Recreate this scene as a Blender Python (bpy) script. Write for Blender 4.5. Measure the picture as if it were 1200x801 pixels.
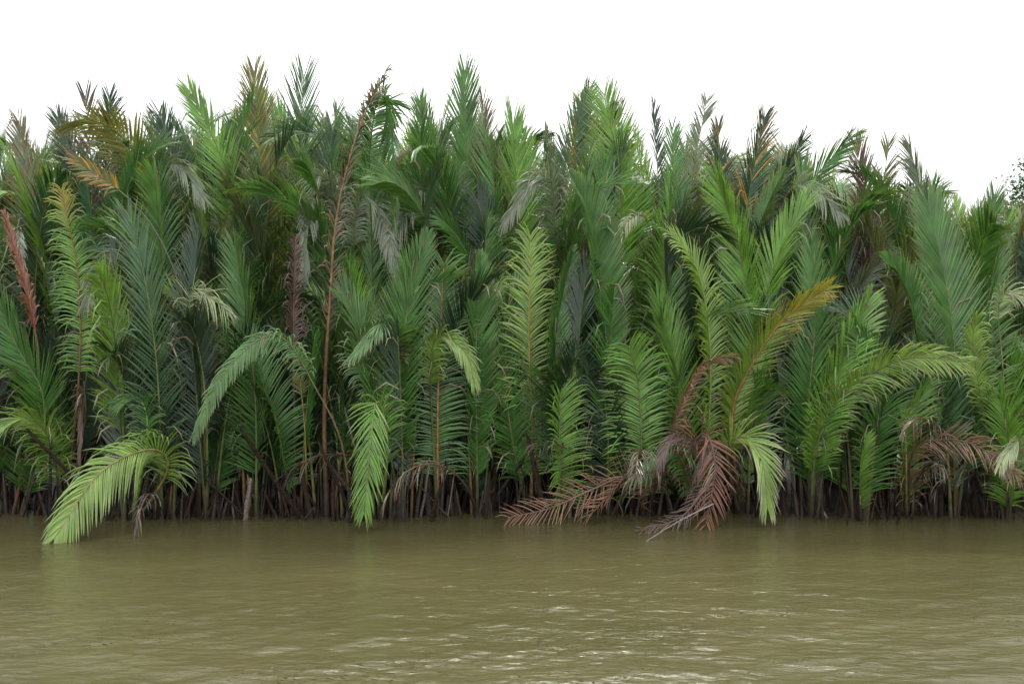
import bpy, math
import numpy as np
from mathutils import Vector

SC = bpy.context.scene
for o in list(bpy.data.objects):
    bpy.data.objects.remove(o)
COL = SC.collection
RNG = np.random.default_rng(20240611)

# ------------------------------------------------------------------ camera
CAM_Z = 2.93
FPX = 1167.0                       # focal length in photograph pixels (1200 wide)
cam_d = bpy.data.cameras.new('camera')
cam = bpy.data.objects.new('camera', cam_d)
COL.objects.link(cam)
cam.location = (0, 0, CAM_Z)
cam.rotation_euler = (math.radians(90), 0, 0)
cam_d.sensor_width = 36.0
cam_d.lens = 36.0 * FPX / 1200.0
cam_d.clip_start = 0.1
cam_d.clip_end = 3000
SC.camera = cam

# ------------------------------------------------------------------ sky, sun, exposure
SUN_EL, SUN_AZ = math.radians(62), math.radians(10)       # high behind thin cloud, beyond the palms
world = bpy.data.worlds.new('World')
SC.world = world
world.use_nodes = True
wt = world.node_tree
wt.nodes.clear()
w_out = wt.nodes.new('ShaderNodeOutputWorld')
w_bg = wt.nodes.new('ShaderNodeBackground')
w_sky = wt.nodes.new('ShaderNodeTexSky')
w_sky.sky_type = 'NISHITA'
w_sky.sun_disc = False
w_sky.sun_elevation = SUN_EL
w_sky.sun_rotation = SUN_AZ
w_sky.dust_density = 4.0
w_hs = wt.nodes.new('ShaderNodeHueSaturation')
w_hs.inputs['Saturation'].default_value = 0.25
w_mix = wt.nodes.new('ShaderNodeMixRGB')
w_mix.inputs['Fac'].default_value = 0.82                   # closed, even white overcast
w_tc = wt.nodes.new('ShaderNodeTexCoord')                  # standard overcast sky: three times brighter overhead than at the horizon
w_sep = wt.nodes.new('ShaderNodeSeparateXYZ')
w_rng = wt.nodes.new('ShaderNodeMapRange')
w_rng.inputs['From Min'].default_value = 0.0
w_rng.inputs['From Max'].default_value = 1.0
w_rng.inputs['To Min'].default_value = 1.0 / 3.0
w_rng.inputs['To Max'].default_value = 1.0
w_cl = wt.nodes.new('ShaderNodeVectorMath')
w_cl.operation = 'SCALE'
w_cl.inputs[0].default_value = (15.9, 16.0, 16.0)
wt.links.new(w_tc.outputs['Generated'], w_sep.inputs[0])
wt.links.new(w_sep.outputs['Z'], w_rng.inputs['Value'])
wt.links.new(w_rng.outputs[0], w_cl.inputs['Scale'])
wt.links.new(w_cl.outputs[0], w_mix.inputs['Color2'])
w_bg.inputs['Strength'].default_value = 0.11
wt.links.new(w_sky.outputs[0], w_hs.inputs['Color'])
wt.links.new(w_hs.outputs[0], w_mix.inputs['Color1'])
wt.links.new(w_mix.outputs[0], w_bg.inputs['Color'])
wt.links.new(w_bg.outputs[0], w_out.inputs['Surface'])

sun_d = bpy.data.lights.new('sun', 'SUN')
sun_d.energy = 1.5
sun_d.angle = math.radians(12)
sun_d.color = (1.0, 0.96, 0.9)
sun = bpy.data.objects.new('sun', sun_d)
COL.objects.link(sun)
sun.location = (0, 10, 30)
sdir = Vector((math.sin(SUN_AZ) * math.cos(SUN_EL), math.cos(SUN_AZ) * math.cos(SUN_EL), math.sin(SUN_EL)))
sun.rotation_euler = sdir.to_track_quat('Z', 'Y').to_euler()

SC.view_settings.view_transform = 'Standard'
SC.view_settings.look = 'None'
SC.view_settings.gamma = 1
SC.view_settings.use_curve_mapping = False
SC.view_settings.exposure = 1.1

# ------------------------------------------------------------------ materials
def new_mat(name):
    m = bpy.data.materials.new(name)
    m.use_nodes = True
    m.node_tree.nodes.clear()
    return m, m.node_tree

def N(nt, t, **kw):
    n = nt.nodes.new(t)
    for k, v in kw.items():
        setattr(n, k, v)
    return n

def attr_material(name, rough, transl, noise_scale, noise_amt, spec=0.5, bump=0.0):
    """surface whose own colour is stored on the mesh; noise adds blotches"""
    m, nt = new_mat(name)
    out = N(nt, 'ShaderNodeOutputMaterial')
    pr = N(nt, 'ShaderNodeBsdfPrincipled')
    at = N(nt, 'ShaderNodeAttribute', attribute_name='Col')
    geo = N(nt, 'ShaderNodeNewGeometry')
    nz = N(nt, 'ShaderNodeTexNoise')
    nz.inputs['Scale'].default_value = noise_scale
    nz.inputs['Detail'].default_value = 3
    mr = N(nt, 'ShaderNodeMapRange')
    mr.inputs['From Min'].default_value = 0.3
    mr.inputs['From Max'].default_value = 0.7
    mr.inputs['To Min'].default_value = 1 - noise_amt
    mr.inputs['To Max'].default_value = 1 + noise_amt
    vm = N(nt, 'ShaderNodeVectorMath', operation='SCALE')
    nt.links.new(geo.outputs['Position'], nz.inputs['Vector'])
    nt.links.new(nz.outputs['Fac'], mr.inputs['Value'])
    nt.links.new(at.outputs['Color'], vm.inputs[0])
    nt.links.new(mr.outputs[0], vm.inputs['Scale'])
    nt.links.new(vm.outputs[0], pr.inputs['Base Color'])
    pr.inputs['Roughness'].default_value = rough
    pr.inputs['Specular IOR Level'].default_value = spec
    if bump:
        bp = N(nt, 'ShaderNodeBump')
        bp.inputs['Strength'].default_value = bump
        bp.inputs['Distance'].default_value = 0.01
        nt.links.new(nz.outputs['Fac'], bp.inputs['Height'])
        nt.links.new(bp.outputs[0], pr.inputs['Normal'])
    if transl:
        tr = N(nt, 'ShaderNodeBsdfTranslucent')
        tc = N(nt, 'ShaderNodeMixRGB', blend_type='MULTIPLY')
        tc.inputs['Fac'].default_value = 1
        tc.inputs['Color2'].default_value = (1.25, 1.2, 0.7, 1)
        nt.links.new(vm.outputs[0], tc.inputs['Color1'])
        nt.links.new(tc.outputs[0], tr.inputs['Color'])
        mx = N(nt, 'ShaderNodeMixShader')
        mx.inputs['Fac'].default_value = transl
        nt.links.new(pr.outputs[0], mx.inputs[1])
        nt.links.new(tr.outputs[0], mx.inputs[2])
        nt.links.new(mx.outputs[0], out.inputs['Surface'])
    else:
        nt.links.new(pr.outputs[0], out.inputs['Surface'])
    return m

M_LEAF = attr_material('palm_leaf', 0.30, 0.22, 3.0, 0.28, spec=0.7)
M_RACHIS = attr_material('palm_rachis', 0.5, 0.0, 9.0, 0.35, spec=0.4, bump=0.3)
M_WOOD = attr_material('dead_petiole', 0.85, 0.0, 22.0, 0.5, spec=0.2, bump=0.6)
M_BARK = attr_material('bark', 0.9, 0.0, 6.0, 0.4, spec=0.2, bump=0.6)

def mud_material():
    m, nt = new_mat('mud')
    out = N(nt, 'ShaderNodeOutputMaterial')
    pr = N(nt, 'ShaderNodeBsdfPrincipled')
    geo = N(nt, 'ShaderNodeNewGeometry')
    nz = N(nt, 'ShaderNodeTexNoise')
    nz.inputs['Scale'].default_value = 2.5
    nz.inputs['Detail'].default_value = 8
    cr = N(nt, 'ShaderNodeValToRGB')
    cr.color_ramp.elements[0].position = 0.3
    cr.color_ramp.elements[0].color = (0.020, 0.015, 0.012, 1)
    cr.color_ramp.elements[1].position = 0.75
    cr.color_ramp.elements[1].color = (0.055, 0.043, 0.032, 1)
    bp = N(nt, 'ShaderNodeBump')
    bp.inputs['Strength'].default_value = 0.8
    bp.inputs['Distance'].default_value = 0.06
    nt.links.new(geo.outputs['Position'], nz.inputs['Vector'])
    nt.links.new(nz.outputs['Fac'], cr.inputs['Fac'])
    nt.links.new(nz.outputs['Fac'], bp.inputs['Height'])
    nt.links.new(cr.outputs['Color'], pr.inputs['Base Color'])
    nt.links.new(bp.outputs[0], pr.inputs['Normal'])
    pr.inputs['Roughness'].default_value = 0.55
    nt.links.new(pr.outputs[0], out.inputs['Surface'])
    return m

def water_material():
    m, nt = new_mat('silty_river_water')
    out = N(nt, 'ShaderNodeOutputMaterial')
    pr = N(nt, 'ShaderNodeBsdfPrincipled')
    geo = N(nt, 'ShaderNodeNewGeometry')
    mp = N(nt, 'ShaderNodeMapping')
    mp.inputs['Scale'].default_value = (0.25, 0.6, 1)
    n0 = N(nt, 'ShaderNodeTexNoise')                         # drifting silt: slightly browner and greener water
    n0.inputs['Scale'].default_value = 0.9
    n0.inputs['Detail'].default_value = 4
    cr = N(nt, 'ShaderNodeValToRGB')
    cr.color_ramp.elements[0].position = 0.3
    cr.color_ramp.elements[0].color = (0.057, 0.052, 0.021, 1)
    cr.color_ramp.elements[1].position = 0.7
    cr.color_ramp.elements[1].color = (0.071, 0.064, 0.027, 1)
    nt.links.new(geo.outputs['Position'], mp.inputs['Vector'])
    nt.links.new(mp.outputs[0], n0.inputs['Vector'])
    nt.links.new(n0.outputs['Fac'], cr.inputs['Fac'])
    nt.links.new(cr.outputs['Color'], pr.inputs['Base Color'])
    # fine ripples
    m2 = N(nt, 'ShaderNodeMapping')
    m2.inputs['Scale'].default_value = (0.45, 1.0, 1)
    m2.inputs['Rotation'].default_value = (0, 0, math.radians(8))
    n1 = N(nt, 'ShaderNodeTexNoise')
    n1.inputs['Scale'].default_value = 15.0
    n1.inputs['Detail'].default_value = 5
    n1.inputs['Roughness'].default_value = 0.6
    n1.inputs['Distortion'].default_value = 0.4
    bp = N(nt, 'ShaderNodeBump')
    bp.inputs['Strength'].default_value = 0.38
    bp.inputs['Distance'].default_value = 0.05
    nt.links.new(geo.outputs['Position'], m2.inputs['Vector'])
    nt.links.new(m2.outputs[0], n1.inputs['Vector'])
    nt.links.new(n1.outputs['Fac'], bp.inputs['Height'])
    # scattered steep wavelets in gusty patches: these catch the white sky
    m3 = N(nt, 'ShaderNodeMapping')
    m3.inputs['Scale'].default_value = (0.5, 1.0, 1)
    n2 = N(nt, 'ShaderNodeTexNoise')
    n2.inputs['Scale'].default_value = 32.0
    n2.inputs['Detail'].default_value = 1.5
    n3 = N(nt, 'ShaderNodeTexNoise')
    n3.inputs['Scale'].default_value = 0.8
    n3.inputs['Detail'].default_value = 2
    r2 = N(nt, 'ShaderNodeMapRange')
    r2.inputs['From Min'].default_value = 0.62
    r2.inputs['From Max'].default_value = 0.75
    r3 = N(nt, 'ShaderNodeMapRange')
    r3.inputs['From Min'].default_value = 0.46
    r3.inputs['From Max'].default_value = 0.65
    mu = N(nt, 'ShaderNodeMath', operation='MULTIPLY')
    nt.links.new(geo.outputs['Position'], m3.inputs['Vector'])
    nt.links.new(m3.outputs[0], n2.inputs['Vector'])
    nt.links.new(m3.outputs[0], n3.inputs['Vector'])
    nt.links.new(n2.outputs['Fac'], r2.inputs['Value'])
    nt.links.new(n3.outputs['Fac'], r3.inputs['Value'])
    nt.links.new(r2.outputs[0], mu.inputs[0])
    nt.links.new(r3.outputs[0], mu.inputs[1])
    b2 = N(nt, 'ShaderNodeBump')
    b2.inputs['Strength'].default_value = 1.0
    b2.inputs['Distance'].default_value = 0.05
    nt.links.new(mu.outputs[0], b2.inputs['Height'])
    nt.links.new(bp.outputs[0], b2.inputs['Normal'])
    nt.links.new(b2.outputs[0], pr.inputs['Normal'])
    pr.inputs['Roughness'].default_value = 0.05
    pr.inputs['IOR'].default_value = 1.333
    nt.links.new(pr.outputs[0], out.inputs['Surface'])
    return m

M_MUD = mud_material()
M_WATER = water_material()

# ------------------------------------------------------------------ mesh helpers
def link_mesh(name, verts, faces, mat, parent=None, cols=None, smooth=False):
    me = bpy.data.meshes.new(name)
    me.from_pydata(np.asarray(verts).tolist(), [], faces if isinstance(faces, list) else faces.tolist())
    if cols is not None:
        a = me.color_attributes.new('Col', 'FLOAT_COLOR', 'POINT')
        c4 = np.ones((len(verts), 4), dtype=np.float32)
        c4[:, :3] = cols
        a.data.foreach_set('color', c4.ravel())
    if smooth:
        me.polygons.foreach_set('use_smooth', [True] * len(me.polygons))
    me.materials.append(mat)
    o = bpy.data.objects.new(name, me)
    COL.objects.link(o)
    if parent is not None:
        o.parent = parent
    return o

def unit(v):
    return v / np.maximum(np.linalg.norm(v, axis=-1, keepdims=True), 1e-9)

def at(px, py, depth):
    """point of the place seen at photograph pixel (px, py), at a distance of depth metres from the boat"""
    return np.array([(px - 600) / FPX * depth, depth, CAM_Z - (py - 400.5) / FPX * depth])

def to_px(p):
    return 600 + p[0] / p[1] * FPX, 400.5 - (p[2] - CAM_Z) / p[1] * FPX

def tag(o, label=None, cat=None, group=None, kind=None):
    if label: o['label'] = label
    if cat: o['category'] = cat
    if group: o['group'] = group
    if kind: o['kind'] = kind
    return o

def tube(P, R, sides=6, flat=1.0):
    """tapered tube along the points P with radii R"""
    P = np.asarray(P, float); n = len(P)
    T = unit(np.gradient(P, axis=0))
    ref = np.array([0.0, 1.0, 0.0])
    A = np.cross(T, ref)
    bad = np.linalg.norm(A, axis=1) < 0.1
    A[bad] = np.cross(T[bad], np.array([1.0, 0, 0]))
    A = unit(A); B = np.cross(T, A)
    ang = np.linspace(0, 2 * math.pi, sides, endpoint=False)
    V = (P[:, None, :] + np.asarray(R)[:, None, None] * (np.cos(ang)[None, :, None] * A[:, None, :] + flat * np.sin(ang)[None, :, None] * B[:, None, :])).reshape(-1, 3)
    F = []
    for i in range(n - 1):
        for j in range(sides):
            k = (j + 1) % sides
            F.append((i * sides + j, i * sides + k, (i + 1) * sides + k, (i + 1) * sides + j))
    F.append(tuple(range(sides))[::-1])
    F.append(tuple((n - 1) * sides + j for j in range(sides)))
    return V, F

# ------------------------------------------------------------------ setting: river and bank
def axis_steps(lo, hi, step, far, grow=1.35):
    core = list(np.arange(lo, hi + step / 2, step))
    a, s = [], step
    x = hi
    while x < far:
        s *= grow; x += s; a.append(x)
    b, s = [], step
    x = lo
    while x > -far:
        s *= grow; x -= s; b.append(x)
    return np.array(b[::-1] + core + a)

def shore(x):
    """distance of the waterline from the boat"""
    return 17.15 + 0.22 * np.sin(x * 0.55 + 0.8) + 0.14 * np.sin(x * 1.7 + 2.0) + 0.06 * np.sin(x * 4.1)

def build_water():
    xs = axis_steps(-9.5, 9.5, 0.05, 1200)
    ys = axis_steps(6.4, 17.2, 0.025, 1200)
    X, Y = np.meshgrid(xs, ys)
    Z = np.zeros_like(X)
    r = np.random.default_rng(5)
    fall = np.clip(1.0 - np.maximum(np.abs(X) - 9.5, 0) / 6 - np.maximum(6.4 - Y, 0) / 4 - np.maximum(Y - 17.2, 0), 0, 1)
    near = np.clip((17.5 - Y) / 9.0, 0.25, 1.0)              # calmer in the lee of the palms
    for i in range(70):
        lam = 0.13 * (1.1 / 0.13) ** r.random()
        th = math.radians(90 + r.normal(0, 22) + 6)          # crests run mostly along the bank
        k = 2 * math.pi / lam
        amp = 0.0025 * lam ** 0.58 * r.uniform(0.4, 1.0)
        ph = r.uniform(0, 6.28)
        Z += amp * np.sin(k * (np.cos(th) * X + np.sin(th) * Y) + ph + 0.9 * np.sin(0.31 * X + 0.23 * Y + ph))
    Z *= fall * near
    nx, ny = len(xs), len(ys)
    V = np.stack([X.ravel(), Y.ravel(), Z.ravel()], 1)
    i = np.arange(nx - 1)[None, :] + nx * np.arange(ny - 1)[:, None]
    F = np.stack([i, i + 1, i + nx + 1, i + nx], -1).reshape(-1, 4)
    o = link_mesh('river_water', V, F, M_WATER, smooth=True)
    tag(o, 'murky olive brown river water with small ripples', 'water', kind='structure')

def bank_height(x, y):
    d = y - shore(x)
    rise = np.clip((y - 27.5) / 12, 0, 1)                      # unseen rise added behind the thicket, blocks bright sky between the stalks
    return 2.7 * rise * rise * (3 - 2 * rise) + np.where(d < 0, d * 0.45, 0.16 * (1 - np.exp(-d * 1.3))) + 0.035 * np.sin(x * 3.1 + y * 1.3) * np.sin(y * 2.7 - x)

def build_bank():
    xs = axis_steps(-14, 14, 0.2, 1200)
    ys = np.concatenate([np.arange(15.0, 30, 0.2), np.arange(30, 44, 1.0), 36 * 1.25 ** np.arange(1, 17)])
    X, Y = np.meshgrid(xs, ys)
    Z = np.maximum(bank_height(X, Y), -0.8)
    nx, ny = len(xs), len(ys)
    V = np.stack([X.ravel(), Y.ravel(), Z.ravel()], 1)
    i = np.arange(nx - 1)[None, :] + nx * np.arange(ny - 1)[:, None]
    F = np.stack([i, i + 1, i + nx + 1, i + nx], -1).reshape(-1, 4)
    o = link_mesh('mud_bank', V, F, M_MUD, smooth=True)
    tag(o, 'dark wet mud bank under the palms', 'bank', kind='structure')

build_water()
build_bank()

# ------------------------------------------------------------------ palms
C = dict(
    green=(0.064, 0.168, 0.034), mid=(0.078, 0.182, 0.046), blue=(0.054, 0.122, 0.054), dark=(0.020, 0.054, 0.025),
    bright=(0.130, 0.275, 0.042), lime=(0.165, 0.270, 0.045), yellow=(0.300, 0.270, 0.040), orange=(0.400, 0.200, 0.035),
    olive=(0.130, 0.140, 0.045), pale=(0.270, 0.330, 0.170), silver=(0.150, 0.190, 0.125), cream=(0.480, 0.430, 0.300),
    tan=(0.330, 0.250, 0.150), brown=(0.150, 0.095, 0.060), red=(0.200, 0.078, 0.044), rust=(0.230, 0.115, 0.066), plum=(0.105, 0.068, 0.055),
    rach_g=(0.120, 0.150, 0.050), rach_o=(0.280, 0.150, 0.045), rach_t=(0.225, 0.125, 0.055), rach_b=(0.130, 0.075, 0.050), rach_y=(0.230, 0.210, 0.060), rach_d=(0.06, 0.07, 0.04))
C = {k: np.array(v) for k, v in C.items()}

def curve_through(pts, n=26):
    """smooth curve through a handful of points (centripetal-ish Catmull-Rom), evenly resampled"""
    pts = np.asarray(pts, float)
    if len(pts) == 2:
        pts = np.array([pts[0], (pts[0] + pts[1]) / 2, pts[1]])
    P = np.vstack([2 * pts[0] - pts[1], pts, 2 * pts[-1] - pts[-2]])
    out = []
    for i in range(1, len(P) - 2):
        t = np.linspace(0, 1, 14, endpoint=(i == len(P) - 3))[:, None]
        p0, p1, p2, p3 = P[i - 1], P[i], P[i + 1], P[i + 2]
        out.append(0.5 * ((2 * p1) + (-p0 + p2) * t + (2 * p0 - 5 * p1 + 4 * p2 - p3) * t ** 2 + (-p0 + 3 * p1 - 3 * p2 + p3) * t ** 3))
    Q = np.vstack(out)
    s = np.concatenate([[0], np.cumsum(np.linalg.norm(np.diff(Q, axis=0), axis=1))])
    u = np.linspace(0, s[-1], n)
    return np.stack([np.interp(u, s, Q[:, k]) for k in range(3)], 1), s[-1]

def lean_curve(base, az, length, a0, a1, p=1.8, n=22):
    """frond axis that leaves the base at a0 degrees from upright and ends at a1 degrees, towards azimuth az"""
    s = np.linspace(0, 1, n)
    th = np.radians(a0 + (a1 - a0) * s ** p)
    h = np.array([math.cos(az), math.sin(az), 0])
    d = np.sin(th)[:, None] * h + np.cos(th)[:, None] * np.array([0, 0, 1.0])
    P = base + np.concatenate([[np.zeros(3)], np.cumsum((d[1:] + d[:-1]) / 2, axis=0) * (length / (n - 1))])
    return P, h

def frond_mesh(P, length, normal, rng, L=1.0, start=0.22, spacing=0.032, ang=(50, 15), vee=20, droop=0.25,
               width=0.029, col='green', tip=None, tipamt=0.5, gap=0.04, messy=1.0, segs=4, sides=(1, -1), bend=0.05,
               rach='rach_g', rach2=None, rad=0.034, blotch=None, blotchamt=0.0, spoon=False, distal=None, folded=True, torn=0.0):
    """returns rachis (verts, faces, colours) and the leaflets (n, k verts, 3), their colours and one leaflet's faces.
    normal: (n,3) the way the upper face of the blade looks, along the axis"""
    n = len(P)
    T = unit(np.gradient(P, axis=0))
    Nn = unit(normal - (normal * T).sum(1, keepdims=True) * T)
    S = np.cross(T, Nn)
    # rachis
    u = np.linspace(0, 1, n)
    R = rad * (1.0 - 0.86 * u ** 0.8) * (1 + 0.7 * np.exp(-u * 14))
    rv, rf = tube(P, R, 6)
    c0, c1 = C[rach], C[rach2 or rach]
    rc = np.repeat(c0 + (c1 - c0) * u[:, None], 6, axis=0)
    rc = rc * rng.uniform(0.8, 1.2)
    hgt = np.linalg.norm(P - P[0], axis=1)                    # old brown sheath round the foot of the stalk
    sh = np.repeat(np.clip(1.25 - hgt / rng.uniform(0.7, 1.3), 0, 1), 6)[:, None]
    rc = rc * (1 - sh) + np.array((0.035, 0.024, 0.020)) * sh
    # leaflets
    blade = length * (1 - start)
    cnt = max(8, int(blade / spacing))
    t = []
    for s in sides:
        w = (np.arange(cnt) + 0.5 + rng.uniform(-0.16, 0.16, cnt) * messy) / cnt
        keep = rng.random(cnt) > gap
        for _ in range(3):                                   # whole stretches torn out by wind
            if rng.random() < torn:
                c0 = rng.uniform(0, 1); keep &= np.abs(w - c0) > rng.uniform(0.02, 0.07)
        t += [(s, x) for x in w[keep]]
    sg = np.array([a for a, _ in t]); w = np.clip(np.array([b for _, b in t]), 0, 0.998)
    m = len(w)
    uu = start + (1 - start) * w
    f = uu * (n - 1); i0 = np.clip(f.astype(int), 0, n - 2); fr = (f - i0)[:, None]
    lerp = lambda A: A[i0] * (1 - fr) + A[i0 + 1] * fr
    p, tt, nn, ss = lerp(P), unit(lerp(T)), unit(lerp(Nn)), unit(lerp(S))
    a = np.radians(ang[0] + (ang[1] - ang[0]) * w ** 1.1 + rng.normal(0, 2.2 * messy, m))
    wob = np.sin(w * rng.uniform(14, 30) + sg * 2 + rng.uniform(0, 6)) * np.sin(w * rng.uniform(5, 11) + rng.uniform(0, 6))
    a = a + np.radians(3.5) * messy * wob                     # leaflets gather in loose bunches
    v = np.radians(vee * (1 - 0.3 * w) + rng.normal(0, 3.5 * messy, m))
    side = sg[:, None] * ss
    out = side * np.cos(v)[:, None] + nn * np.sin(v)[:, None]
    d0 = np.cos(a)[:, None] * tt + np.sin(a)[:, None] * out
    ln = L * (0.52 + 0.48 * np.sin(np.pi * np.clip(0.12 + w * 0.80, 0, 1))) * rng.uniform(0.86, 1.08, m)
    ln *= np.where(w > 0.9, 1 - (w - 0.9) * 2.5, 1)
    if spoon:
        ln *= np.where(w > 0.55, np.sqrt(np.maximum(1 - ((w - 0.55) / 0.47) ** 2, 0.03)), 1) * np.interp(w, [0, .3], [.7, 1])
    lnrm = unit(nn * np.cos(v)[:, None] - side * np.sin(v)[:, None])
    # some leaflets are snapped and hang
    snapped = rng.random(m) < bend
    dr = droop * rng.uniform(0.5, 1.5, m) * (1 + 0.3 * messy * rng.normal(0, 1, m)).clip(0.2, 2)
    dr = np.where(snapped, dr + rng.uniform(1.2, 3.2, m), dr)
    k = segs + 1
    sgrid = np.linspace(0, 1, k)
    pts = np.zeros((m, k, 3)); dirs = np.zeros((m, k, 3))
    cur = p.copy(); down = np.array([0, 0, -1.0])
    sway = rng.normal(0, 0.06 * messy, (m, 3))
    for j in range(k):
        sj = sgrid[j]
        d = unit(d0 + down * (dr * sj ** 1.6)[:, None] * 1.6 + sway * sj)
        dirs[:, j] = d
        if j > 0:
            cur = cur + (dirs[:, j - 1] + d) / 2 * (ln / segs)[:, None]
        pts[:, j] = cur
    prof = np.interp(sgrid, [0, 0.12, 0.4, 0.75, 1], [0.5, 0.9, 1.0, 0.6, 0.0])
    tw = rng.normal(0, 0.22 * messy, m)
    wd = width * rng.uniform(0.8, 1.15, m) * np.where(w > 0.93, 0.75, 1)
    if not folded:
        V = np.zeros((m, 2 * segs + 1, 3)); F = []
        for j in range(segs):
            wv = unit(np.cross(lnrm, dirs[:, j]))
            nr = unit(np.cross(dirs[:, j], wv))
            an = (tw * (0.5 + sgrid[j]) + 0.35 * sg)[:, None]
            wv = wv * np.cos(an) + nr * np.sin(an)
            hw = (wd * prof[j] / 2)[:, None]
            V[:, 2 * j] = pts[:, j] - wv * hw
            V[:, 2 * j + 1] = pts[:, j] + wv * hw
            if j: F.append((2 * j - 2, 2 * j - 1, 2 * j + 1, 2 * j))
        V[:, -1] = pts[:, -1]
        F.append((2 * segs - 2, 2 * segs - 1, 2 * segs))
        vs = np.concatenate([np.repeat(sgrid[:segs], 2), [1.0]])
    else:
        vs = np.concatenate([np.repeat(sgrid[:segs], 3), [1.0]])
        V = np.zeros((m, 3 * segs + 1, 3)); F = []
    for j in range(segs if folded else 0):
        wv = unit(np.cross(lnrm, dirs[:, j]))
        nr = unit(np.cross(dirs[:, j], wv))
        ca, sa = np.cos(tw * (0.5 + sgrid[j]))[:, None], np.sin(tw * (0.5 + sgrid[j]))[:, None]
        wv, nr = wv * ca + nr * sa, nr * ca - wv * sa
        hw = (wd * prof[j] / 2)[:, None]
        V[:, 3 * j] = pts[:, j] - wv * hw
        V[:, 3 * j + 1] = pts[:, j] + nr * hw * 0.42
        V[:, 3 * j + 2] = pts[:, j] + wv * hw
        b = 3 * j
        if j < segs - 1:
            F += [(b, b + 1, b + 4, b + 3), (b + 1, b + 2, b + 5, b + 4)]
        else:
            F += [(b, b + 1, b + 3), (b + 1, b + 2, b + 3)]
    V[:, -1] = pts[:, -1]
    # leaf colours: each leaflet a little different, tips dried, now and then a dead leaflet
    base = C[col] if isinstance(col, str) else np.asarray(col)
    lc = base[None, :] * rng.uniform(0.82, 1.2, (m, 1)) * (1 + rng.normal(0, 0.05, (m, 3)))
    if blotch is not None:
        bm_ = (rng.random(m) < blotchamt)[:, None]
        lc = np.where(bm_, C[blotch] * rng.uniform(0.7, 1.2, (m, 1)), lc)
    if distal:                                               # the outer half of the frond has turned
        dm = np.clip((w - distal[1]) / (1 - distal[1]) * 1.6, 0, 1)[:, None] * rng.uniform(0.75, 1, (m, 1))
        lc = lc * (1 - dm) + C[distal[0]] * dm
    deadl = snapped & (rng.random(m) < 0.6)
    lc = np.where(deadl[:, None], (C['tan'] * 0.6 + 0.4 * C['silver']) * rng.uniform(0.6, 1.1, (m, 1)), lc)
    tc = C[tip] if tip else C['tan']
    ta = (tipamt if tip else 0.25) * rng.uniform(0.3, 1.3, m)
    mixf = np.clip(ta[:, None] * np.clip((vs - 0.45) / 0.55, 0, 1) ** 1.5, 0, 1)[:, :, None]
    Cv = lc[:, None, :] * (1 - mixf) + tc[None, None, :] * mixf
    return (rv, rf, rc), V, Cv, F

LEAFLETS = {}
def add_frond(palm, data, individual=False, label=None):
    (rv, rf, rc), V, Cv, F = data
    if individual:
        have = LEAFLETS.get(palm.name, 0)
        individual = have + len(V) <= 310
        if individual: LEAFLETS[palm.name] = have + len(V)
    o0 = np.array(palm.location)
    fr = link_mesh('frond', rv - o0, rf, M_RACHIS, palm, rc, smooth=True)
    if label: fr['label'] = label
    if individual:
        for i in range(len(V)):
            link_mesh('leaflet', V[i] - o0, F, M_LEAF, fr, Cv[i])
    else:
        m, kv, _ = V.shape
        Fa = [tuple(q + i * kv for q in f) for i in range(m) for f in F]
        b = link_mesh('leaflets', V.reshape(-1, 3) - o0, Fa, M_LEAF, fr, Cv.reshape(-1, 3))
        b['kind'] = 'stuff'
    return fr

def facing(P, phi, up=0.1):
    """blade normals for a frond whose upper face looks phi degrees round its axis away from the boat"""
    T = unit(np.gradient(P, axis=0))
    v = np.array([0, -1.0, up])
    n = unit(v - (T @ v)[:, None] * T)
    b = np.cross(T, n)
    ph = np.radians(np.linspace(phi[0], phi[1], len(P)) if isinstance(phi, tuple) else np.full(len(P), phi))[:, None]
    return n * np.cos(ph) + b * np.sin(ph)

def stump(palm, base, rng, h, r, lean, col):
    """old dead leaf base standing in the mud, splintered at the top"""
    az = rng.uniform(0, 6.28)
    top = base + np.array([math.cos(az) * lean * h, math.sin(az) * lean * h, h])
    mid = (base + top) / 2 + rng.normal(0, 0.03, 3)
    P, _ = curve_through([base - np.array([0, 0, 0.25]), base, mid, top], 7)
    V, F = tube(P, r * np.array([1.5, 1.4, 1.15, 1.0, 0.9, 0.8, 0.62]), 6, flat=0.7)
    V[-6:] += (P[-1] - P[-2]) * rng.uniform(-0.5, 0.6, 6)[:, None]
    cc = np.tile(col, (len(V), 1)) * rng.uniform(0.7, 1.3)
    o0 = np.array(palm.location)
    link_mesh('leaf_stump', V - o0, F, M_WOOD, palm, cc, smooth=True)

SKY = np.array([(-400, 200), (0, 178), (60, 160), (110, 145), (170, 165), (230, 135), (300, 118), (350, 120), (400, 150), (440, 150), (490, 150),
                (545, 120), (600, 150), (650, 145), (690, 130), (730, 150), (760, 200), (800, 190), (830, 180), (890, 180), (940, 200),
                (1000, 215), (1050, 225), (1100, 240), (1150, 248), (1200, 252), (1600, 262)], float)

def sky_py(px):
    return np.interp(px, SKY[:, 0], SKY[:, 1]) - 22

def new_palm(px, depth, label, group=None):
    x = (px - 600) / FPX * depth
    z = float(bank_height(np.array(x), np.array(depth)))
    e = bpy.data.objects.new('nipa_palm', None)
    e.empty_display_size = 0.3
    e.location = (x, depth, z)
    COL.objects.link(e)
    tag(e, label, 'palm', group)
    return e

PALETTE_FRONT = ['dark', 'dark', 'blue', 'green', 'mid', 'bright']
PALETTE_BACK = ['blue', 'mid', 'mid', 'dark', 'green', 'green', 'bright', 'olive']

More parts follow.
